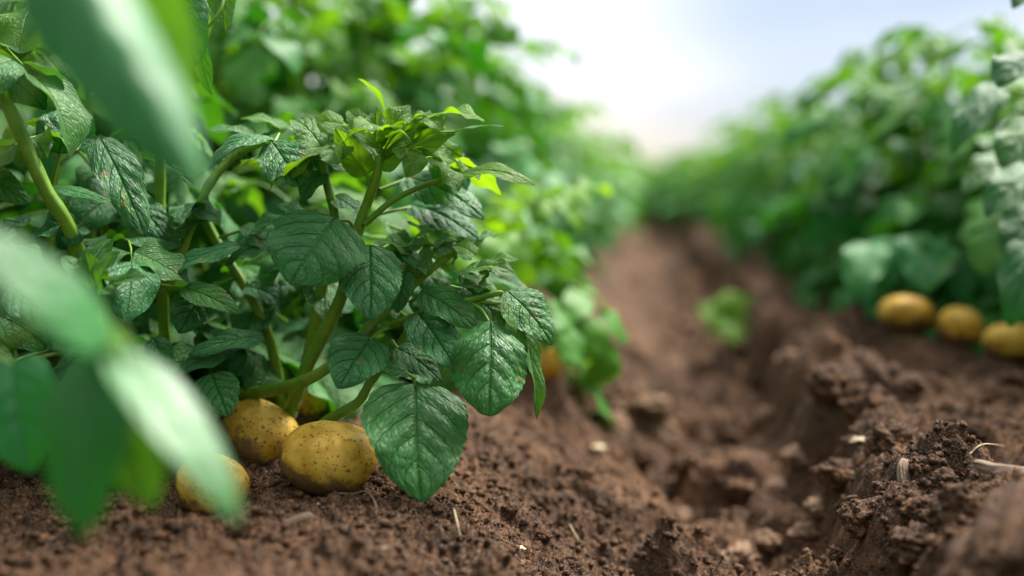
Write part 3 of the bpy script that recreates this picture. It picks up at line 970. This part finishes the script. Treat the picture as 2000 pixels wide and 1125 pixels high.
# little leaves at the right shoulder
rg = np.random.RandomState(5)
for k in range(22):
    bx = 775 + rg.rand() * 190; by = 470 + rg.rand() * 85 + (bx - 870) * .12
    a = rg.uniform(-2.6, .7); ln = rg.uniform(55, 95)
    dd = rg.uniform(.85, .91)
    H(bx, by, dd, bx + ln * math.cos(a), by + ln * math.sin(a) * .7 + 12, dd + rg.uniform(-.02, .02), rg.uniform(38, 62), nrm=(rg.uniform(-.4, .4), .9, rg.uniform(.1, .7)),
      bend=rg.uniform(.6, 1.4), fold=rg.uniform(.05, .4), wave=.14, tint=rg.uniform(.2, .75), seed=600 + k, res=(24, 15))
# left part of the plant
H(468, 478, .87, 322, 542, .85, 66, nrm=(-.1, .85, .55), bend=.6, fold=.1, tint=.03, seed=50, wave=.09)
H(358, 562, .85, 470, 613, .83, 60, nrm=(.1, 0.74, .8), bend=.5, fold=.2, tint=.32, seed=51, stalk=[(300, 555, .87)])
H(396, 572, .87, 350, 652, .85, 88, nrm=(.1, .4, .9), bend=.4, fold=.2, tint=.06, seed=52)
H(515, 655, .87, 368, 692, .84, 72, nrm=(0, .85, .55), bend=.5, fold=.08, tint=.06, seed=53)
H(440, 690, .86, 345, 730, .84, 60, nrm=(0, .8, .6), bend=.6, fold=.15, tint=.1, seed=54)
H(412, 730, .855, 446, 815, .835, 86, nrm=(.25, .45, .85), bend=.6, fold=.2, tint=.12, seed=55, stalk=[(470, 765, .9), (440, 745, .87)])
H(500, 690, .92, 450, 740, .9, 60, nrm=(0, .7, .6), bend=.8, fold=.2, tint=.1, seed=551)
H(195, 268, .835, 284, 462, .825, 88, nrm=(.3, .6, .7), bend=.5, fold=.12, tint=.06, seed=56, wave=.1)
H(115, 300, .87, 150, 198, .90, 112, nrm=(.1, .25, 1), bend=.4, fold=.1, tint=.02, seed=57, stalk=[(100, 370, .88)])
H(250, 275, .86, 262, 365, .86, 40, nrm=(.7, .2, .6), bend=.5, fold=.3, tint=.35, seed=58)
H(90, 365, .87, 260, 415, .86, 46, nrm=(0, .95, .35), bend=.4, fold=.1, tint=.05, seed=59)
H(250, 380, .89, 330, 470, .88, 70, nrm=(.2, .6, .7), bend=.5, tint=.04, seed=60)
for k, (bx, by, tx, ty, w, tn, dd) in enumerate([(190, 575, 120, 500, 74, .32, .80), (190, 575, 165, 490, 70, .36, .80), (192, 572, 235, 492, 66, .34, .79), (195, 570, 285, 540, 66, .24, .79),
                                                  (330, 470, 400, 430, 60, .1, .9), (480, 460, 560, 430, 60, .1, .9), (430, 430, 360, 400, 60, .08, .9), (520, 480, 440, 520, 60, .1, .89),
                                                  (300, 560, 230, 520, 60, .06, .88), (150, 430, 60, 470, 90, .02, .86), (160, 440, 130, 480, 60, .02, .85), (480, 560, 560, 600, 60, .05, .92),
                                                  (500, 560, 600, 500, 70, .08, .93), (300, 660, 330, 730, 50, .06, .85), (600, 430, 540, 400, 60, .1, .9), (60, 430, 0, 470, 70, .02, .86)]):
    H(bx, by, dd, tx, ty, dd - .01, w, nrm=(rg.uniform(-.3, .3), .75, .55), bend=rg.uniform(.5, 1.1), fold=rg.uniform(.1, .35), wave=.1, tint=tn, seed=700 + k, res=(30, 19))
hero_stem(hero, [(330, 800, .9), (240, 650, .83), (185, 580, .80)], 8, 6, seed=12)

# ------------------------------------------------------------------ plant at the right edge of the view
rt = empty('potato_plant', (0, 0, 0))
tag(rt, 'potato plant at the far right edge, nearest of the right row, its leaves less blurred', 'plant', RROW)
hero_stem(rt, [(2130, 900, 1.08), (2120, 700, 1.08), (2090, 400, 1.07), (2050, 120, 1.06), (2040, -60, 1.06)], 11, 6, hairs=False)
for k, (bx, by, tx, ty, w, dd, tn) in enumerate([(2018, 105, 1950, 172, 100, 1.05, .08), (1955, 165, 1858, 300, 74, 1.16, .06), (2012, 470, 1972, 640, 92, 1.10, .04),
                                                (2035, 235, 1955, 330, 100, 1.10, .28), (2030, 330, 1925, 425, 96, 1.12, .10), (2035, -40, 1978, 18, 60, 1.06, .1),
                                                (2045, -30, 2110, 40, 70, 1.07, .3), (2042, -40, 2060, -110, 60, 1.07, .4), (2040, 400, 1960, 500, 96, 1.14, .05), (1990, 300, 1880, 380, 80, 1.18, .3)]):
    hero_leaf(rt, bx, by, dd, tx, ty, dd - .03, w, nrm=(-.25 + .1 * (k % 3), .7, .6), bend=.8, fold=.15, wave=.09, tint=tn, seed=960 + k, res=(30, 19), stalk=[(2090 if by > 150 else 2048, by + 40, 1.068)])
# --- low plant whose leaves hang over the three potatoes of the right row
ov = empty('potato_plant', (0, 0, 0))
tag(ov, 'low potato plant hanging its dark leaves over three potatoes in the right row', 'plant', RROW)
rg = np.random.RandomState(44)
hero_stem(ov, [(1880, 690, 1.62), (1870, 560, 1.58), (1850, 470, 1.52)], 9, 5, hairs=False)
hero_stem(ov, [(1890, 690, 1.62), (1930, 560, 1.56), (1990, 480, 1.5)], 9, 5, hairs=False)
for k, bx in enumerate(list(range(1700, 2060, 34))):
    by = 478 + rg.uniform(-18, 18) + (bx - 1850) * .10
    hero_leaf(ov, bx, by, 1.46, bx + rg.uniform(-40, 25), by + rg.uniform(88, 112), 1.405 + rg.uniform(-.02, .02), rg.uniform(80, 104), nrm=(rg.uniform(-.7, -.1), .2, .9), bend=.9, fold=.15,
              wave=.09, tint=rg.uniform(.0, .25), seed=1200 + k, res=(20, 13), mats=LMF, stalk=[(1860 + (bx - 1860) * .3, 520, 1.54)])
# ------------------------------------------------------------------ foreground plant, close to the lens, far out of focus
tall = empty('potato_plant', (0, 0, 0))
tag(tall, 'potato plant at the left edge whose thick hairy stalk leans across the shade', 'plant', LROW)
hero_stem(tall, [(200, 700, .90), (150, 480, .85), (90, 370, .83), (40, 260, .82), (-20, 120, .80), (-60, -60, .79)], 14, 10, seed=7)
hero_stem(tall, [(325, 720, .92), (318, 560, .9), (314, 400, .9), (312, 260, .88), (290, 60, .84), (300, -60, .82)], 11, 8, seed=8)
hero_stem(tall, [(330, 560, .9), (400, 380, .9), (465, 295, .9)], 10, 6, seed=9)
TL = lambda *a, **k: hero_leaf(tall, *a, **k)
TL(-15, 130, .83, 90, 214, .82, 92, nrm=(-.2, .8, .6), bend=.7, fold=.1, tint=.06, seed=80)
TL(300, -40, .82, 388, 126, .80, 150, nrm=(-.35, .35, .85), bend=.5, fold=.12, tint=.1, seed=81, shape=.48)
TL(392, 60, .83, 414, 186, .82, 56, nrm=(-.6, .1, .8), bend=.5, fold=.2, tint=.22, seed=82, stalk=[(440, -30, .84), (430, 20, .83)])
TL(420, -60, .84, 440, 60, .84, 60, nrm=(.4, .3, .8), bend=.5, fold=.2, tint=.4, seed=83)
TL(-40, 330, .84, 60, 400, .83, 60, nrm=(0, .3, .9), bend=.5, tint=.2, seed=84)
TL(20, 560, .80, 110, 640, .78, 80, nrm=(0, .5, .8), bend=.5, tint=.1, seed=85)
TL(185, 695, .83, 148, 812, .80, 96, nrm=(-.1, .35, .9), bend=.5, fold=.15, tint=.04, seed=86)

fg = empty('potato_plant', (0, 0, 0))
tag(fg, 'nearest potato plant, heavily blurred pale leaves crossing the left of the view', 'plant', LROW)
FG = lambda *a, **k: hero_leaf(fg, *a, res=(30, 19), mats=[LEAF_WAXY, STEM], **k)
hero_stem(fg, [(-260, 900, .48), (-120, 560, .47), (60, 160, .46), (180, -160, .45)], 9, 7, hairs=False)
hero_stem(fg, [(-200, 820, .50), (60, 640, .50), (190, 610, .50), (215, 670, .49)], 8, 7, hairs=False)
FG(75, -170, .43, 398, 372, .43, 265, nrm=(.53, .36, .77), bend=.3, fold=-.42, curl=.1, tint=.03, seed=90, wave=.03, stalk=[(60, -170, .45)])
FG(235, -120, .50, 378, 262, .50, 170, nrm=(.45, .25, -.75), bend=.3, fold=.2, tint=.42, seed=91, wave=.05)
FG(212, 672, .46, -90, 440, .42, 180, nrm=(.63, .64, .44), bend=.5, fold=.05, tint=.08, seed=92, wave=.02)
FG(205, 690, .47, 165, 1050, .455, 200, nrm=(-.15, .45, .85), bend=.5, fold=.3, tint=.06, seed=93, wave=.03)
FG(225, 700, .475, 296, 992, .48, 150, nrm=(.3, -.2, .9), bend=.3, fold=.2, tint=.32, seed=94, wave=.04)
FG(222, 680, .47, 466, 1022, .44, 140, nrm=(.53, .72, .46), bend=.5, fold=.1, tint=.12, seed=95, wave=.02)
FG(25, 700, .62, 62, 925, .60, 170, nrm=(-.1, .25, .95), bend=.4, fold=.18, tint=.0, seed=96, stalk=[(-60, 660, .62)])
FG(205, 640, .48, 250, 690, .46, 44, nrm=(0, .8, .5), bend=.6, fold=.1, tint=.7, seed=97)

# ------------------------------------------------------------------ seedling in the furrow
p = ground_hit(1425, 672)
sd = empty('potato_seedling', p)
tag(sd, 'small bright green seedling, alone and blurred in the middle of the furrow', 'seedling')
m = MB(); tube(m, [(0, 0, -.02), (0, 0, .02), (.004, -.002, .045)], .003, .002, 7, 8, .5, 0); m.obj('stem', SM, sd)
for k, (dx, dy, dz, L_, tn) in enumerate([(-.75, .1, .5, .075, .85), (.7, -.1, .6, .08, .95), (.15, -.6, -.2, .075, .95), (0, .3, .9, .075, .9), (.7, .1, -.2, .07, .95), (-.5, -.2, -.1, .06, .9)]):
    m = MB(); leaf_patch(m, np.array([.002, 0, .045]), (dx, dy, dz), (.2 * dx, -.5, .8), L_ * .98, L_ * .95, 12, 9, .9, .15, .06, .15, tn, 50 + k)
    m.obj('leaf', LMF, sd)


# ------------------------------------------------------------------ clods, straws and stalks on the earth
def ico(sub):
    import bmesh
    bm = bmesh.new(); bmesh.ops.create_icosphere(bm, subdivisions=sub, radius=1.0)
    v = np.array([x.co[:] for x in bm.verts]); f = np.array([[q.index for q in t.verts] for t in bm.faces]); bm.free()
    return v, f


def n3(p, s):
    return (vnoise(p[:, 0] + p[:, 2] * .7, p[:, 1] - p[:, 2] * .45, s) + vnoise(p[:, 1] * 1.1 + 9, p[:, 2] * 1.1, s + 3) + vnoise(p[:, 2] + 4, p[:, 0], s + 5)) / 1.3


def tri_mesh(name, v, f, mat):
    me = bpy.data.meshes.new(name)
    me.vertices.add(len(v)); me.vertices.foreach_set('co', v.astype(np.float32).ravel())
    me.loops.add(f.size); me.polygons.add(len(f))
    me.loops.foreach_set('vertex_index', f.astype(np.int32).ravel())
    me.polygons.foreach_set('loop_start', (np.arange(len(f)) * 3).astype(np.int32))
    me.polygons.foreach_set('use_smooth', np.ones(len(f), bool))
    me.materials.append(mat); me.update(calc_edges=True); me.validate()
    return me


IV, IF = ico(5)


def clod_mesh(seed, sx, sy, sz, rough=1.0, mat=None, streak=False):
    v = IV.copy()
    if streak:
        wx = v[:, 0] + .25 * n3(v * 2 + 5, 9)
        r = 1 + .45 * n3(v * 1.5 + seed, seed) + .55 * vnoise(wx * 5 + seed, v[:, 1] * .8 + v[:, 2], 3) + .26 * vnoise(wx * 13, v[:, 1] * 1.5, 4) + .07 * vnoise(wx * 34, v[:, 1] * 3, 14) + .10 * n3(v * 6, 7) + .04 * n3(v * 18, 17)
    else:
        r = 1 + rough * (.45 * n3(v * 1.5 + seed * 1.7, seed) + .28 * n3(v * 4 + seed, seed + 1) + .16 * n3(v * 10, seed + 2) + .10 * n3(v * 22, seed + 4))
    return tri_mesh('soil_clod', v * r[:, None] * np.array([sx, sy, sz]), IF, mat or SOIL)


def clod(px, py, size, label, group=None, seed=1, flat=.75, yaw=0., streak=False, stretch=1.0, sink=.25, name='soil_clod', mat=None, tilt=0.):
    p = ground_hit(px, py)
    me = clod_mesh(seed, size * stretch if not streak else size, size if not streak else size * stretch, size * flat, 1.0, mat or (SOIL_STREAK if streak else SOIL), streak)
    o = bpy.data.objects.new(name, me); col.objects.link(o)
    o.location = (p[0], p[1], p[2] + size * flat * (1 - 2 * sink) * .6)
    o.rotation_euler = (R(tilt), R(tilt * .5), yaw)
    tag(o, label, 'clod', group)
    return o


clod(2000, 1110, .038, 'big streaked lump of earth, blurred, in the lower right corner', seed=3, flat=.7, streak=True, stretch=2.0, yaw=R(-35), tilt=14)
clod(1790, 1075, .020, 'ragged grey brown clod on the edge of a dark cleft near the lower right corner', seed=4, stretch=1.5, yaw=R(60))
clod(1872, 1005, .017, 'knobbly grey clod standing up between the woody stalk and the streaked lump', seed=5, flat=1.0)
clod(1700, 1020, .022, 'dark crumbly clod at the foot of the right bank beside a straw', seed=6)
clod(1740, 880, .026, 'rounded clod hanging on the lip of the right bank', seed=7)
clod(1690, 800, .024, 'upper clod on the lip of the right bank, out of focus', seed=8, flat=.9)
clod(1800, 915, .010, 'small smooth clod on top of the right bank', seed=9)
clod(1620, 760, .026, 'blurred clod farther up the right bank lip', seed=10)
clod(1340, 915, .016, 'pale blurred clod on the left slope of the furrow', seed=11, stretch=1.4)
clod(1440, 955, .020, 'low clod in the bottom of the furrow', seed=12, flat=.6)
clod(1100, 960, .014, 'dark sharp clod on the bed right of the lowest leaf', seed=13)
CL = [(1270, 800), (1360, 780), (1300, 860), (1240, 760), (1420, 860), (1500, 820), (1560, 900), (1480, 750), (1550, 700), (1380, 710), (1250, 900), (1520, 960),
      (1330, 1010), (1400, 1050), (1500, 1060), (1580, 1050), (1640, 1090), (1440, 1100), (1200, 840), (1650, 940), (1600, 1000), (1300, 700), (1460, 690), (1350, 640)]
for k, (x, y) in enumerate(CL):
    clod(x, y, rnd.uniform(.009, .019) * (1.4 if y < 850 else 1), 'small brown clod of earth lying loose in the furrow', 'clods in the furrow', 30 + k, rnd.uniform(.55, .9), rnd.uniform(0, 6), stretch=rnd.uniform(1, 1.5), mat=SOIL_DRY if k % 3 != 1 else None)
CB = [(960, 935), (1000, 1000), (1045, 985), (1085, 915), (1140, 930), (900, 1010), (860, 1030), (780, 1010), (1060, 1050), (640, 1050), (1180, 1000), (560, 1015), (720, 1060), (470, 1040)]
for k, (x, y) in enumerate(CB):
    clod(x, y, rnd.uniform(.004, .009), 'small brown clod of earth lying on the left bed', 'clods on the left bed', 60 + k, rnd.uniform(.6, .9), rnd.uniform(0, 6))
CRR = [(1850, 800), (1930, 780), (1780, 760), (1900, 850), (1970, 840), (1840, 960), (1950, 970), (1800, 1000), (1720, 960), (1760, 1040), (1880, 930), (1980, 740), (1700, 720)]
for k, (x, y) in enumerate(CRR):
    clod(x, y, rnd.uniform(.006, .014), 'small brown clod of earth lying on the right bank', 'clods on the right bank', 90 + k, rnd.uniform(.5, .9), rnd.uniform(0, 6))

# crumbs nobody could count
iv, if_ = ico(2)
vs, fs, off = [], [], 0
rg = np.random.RandomState(21)
lib = []
for k in range(10):
    r = 1 + .5 * n3(iv * 1.7 + k * 3.1, 40 + k) + .3 * n3(iv * 4, 70 + k)
    lib.append(iv * r[:, None])
nC = 20000
rr = np.where(rg.rand(nC) < .7, rg.uniform(.66, 1.02, nC), .55 * np.exp(rg.rand(nC) * math.log(2.0 / .55))); aa = rg.uniform(-R(33), R(33), nC) - YAW
cx, cy = rr * np.sin(aa), rr * np.cos(aa)
clus = vnoise(cx * 14, cy * 14, 2)
keep = clus > -.12 - .3 * rg.rand(nC)
cx, cy, rr = cx[keep], cy[keep], rr[keep]
cz = height(cx, cy)
for i in range(len(cx)):
    s = (.0007 + .0034 * rg.rand() ** 4) * (1 + .35 * (rr[i] - .6))
    q = Euler(tuple(rg.uniform(0, 6.28, 3))).to_matrix()
    v = lib[i % 10] @ np.array(q).T * s * np.array([1, 1, .8]) + np.array([cx[i], cy[i], cz[i] + s * .35])
    vs.append(v); fs.append(if_ + off); off += len(iv)
o = bpy.data.objects.new('soil_crumbs', tri_mesh('soil_crumbs', np.concatenate(vs), np.concatenate(fs), SOIL)); col.objects.link(o)
tag(o, 'loose crumbs of brown earth scattered over the beds and furrow', 'crumbs', None, 'stuff')


def strand(name, cat, pix, r, label, mat, group=None, lift=.003, taper=.6):
    m = MB(); pts = []
    for k, (x, y) in enumerate(pix):
        p = ground_hit(x, y).copy()
        p[2] = float(height(p[0], p[1])) + lift * (1 + 1.3 * math.sin(math.pi * k / (len(pix) - 1)))
        pts.append(p)
    tube(m, pts, r, r * taper, 7, 16, .5, 0)
    o = m.obj(name, [mat]); tag(o, label, cat, group)
    return o


strand('straw', 'straw', [(887, 1030), (893, 1048), (901, 1066)], .0009, 'short pale straw on the bed below the lowest leaf', STRAW)
strand('straw', 'straw', [(1112, 1046), (1126, 1068), (1150, 1092)], .0009, 'pale straw at the left brim of the furrow, low in the view', STRAW)
strand('straw', 'straw', [(1630, 996), (1655, 994), (1690, 988)], .0010, 'pale straw lying level at the foot of the right bank', STRAW)
strand('straw', 'straw', [(1893, 905), (1920, 885), (1965, 878)], .0009, 'thin curved straw on top of the right bank', STRAW)
strand('straw', 'straw', [(1740, 835), (1790, 850), (1850, 872)], .0008, 'long thin straw across the right bank, upper one', STRAW)
strand('root', 'root', [(660, 985), (690, 978), (716, 984), (733, 1004), (734, 1018)], .0011, 'thin curled brown root in front of the big potato', WOOD)
def stalk(px, py, ln, w, yaw, tilt, label, seed):
    p = ground_hit(px, py)
    v = IV.copy()
    x = np.sign(v[:, 0]) * np.abs(v[:, 0]) ** .45
    rr_ = np.sqrt(np.maximum(1 - x ** 6, .0))
    q = v[:, 1:] / (np.linalg.norm(v[:, 1:], axis=1)[:, None] + 1e-9)
    an = np.arctan2(q[:, 1], q[:, 0])
    r = rr_ * (1 + .5 * vnoise(an * 1.3 + seed, x * .9, seed) + .28 * vnoise(an * 6, x * 1.1, seed + 1) + .12 * vnoise(an * 15, x * 2, seed + 2))
    co = np.stack([x * ln / 2 + .004 * vnoise(an * 4, x, seed), q[:, 0] * r * w + .004 * np.sin(x * 2), q[:, 1] * r * w * .6], -1)
    o = bpy.data.objects.new('dead_stalk', tri_mesh('dead_stalk', co, IF, WOOD)); col.objects.link(o)
    o.location = (p[0], p[1], p[2] + w * .5); o.rotation_euler = (R(seed * 9), R(tilt), R(yaw))
    tag(o, label, 'stalk')


stalk(1968, 928, .050, .0065, -28, 10, 'thick grey woody stalk on the right bank by the right edge', 3)
stalk(572, 1024, .034, .0032, 12, 3, 'flat dry stalk lying in shade on the left bed in front of the potatoes', 7)
stalk(1770, 955, .045, .0060, 70, -42, 'woody stalk set into the side of the right bank', 5)
m = MB()
p = ground_hit(1165, 1015)
leaf_patch(m, p + np.array([0, 0, .006]), (.6, .5, .1), (-.2, -.2, 1), .022, .008, 10, 6, .8, .2, .1, .2, .5, 5)
o = m.obj('dry_leaf', [STRAW]); tag(o, 'small dry yellowish leaf scrap on the brim of the furrow', 'leaf')
for k, (x, y, ln) in enumerate([(350, 1045, .016), (760, 1085, .014), (1010, 1085, .012), (1290, 1000, .016), (1690, 870, .018), (1840, 840, .016), (620, 1000, .014)]):
    m = MB(); q = ground_hit(x, y); a = rnd.uniform(0, 6.28)
    leaf_patch(m, q + np.array([0, 0, .006]), (math.cos(a), math.sin(a), .1), (-.2, -.3, 1), ln, ln * .5, 10, 6, 1.2, .3, .15, .3, .5, 30 + k)
    o = m.obj('dry_leaf', [WOOD if k % 2 else STRAW]); tag(o, 'tiny curled brown leaf scrap lying on the earth', 'leaf', 'withered leaf scraps')
m = MB()
p = ground_hit(1155, 885)
leaf_patch(m, p + np.array([0, 0, .008]), (.9, .3, .1), (-.2, -.3, 1),   .024, .010, 10, 6, .8, .2, .1, .2, .5, 6)
o = m.obj('dry_leaf', [STRAW]); tag(o, 'pale dry leaf blurred on the left slope of the furrow', 'leaf')
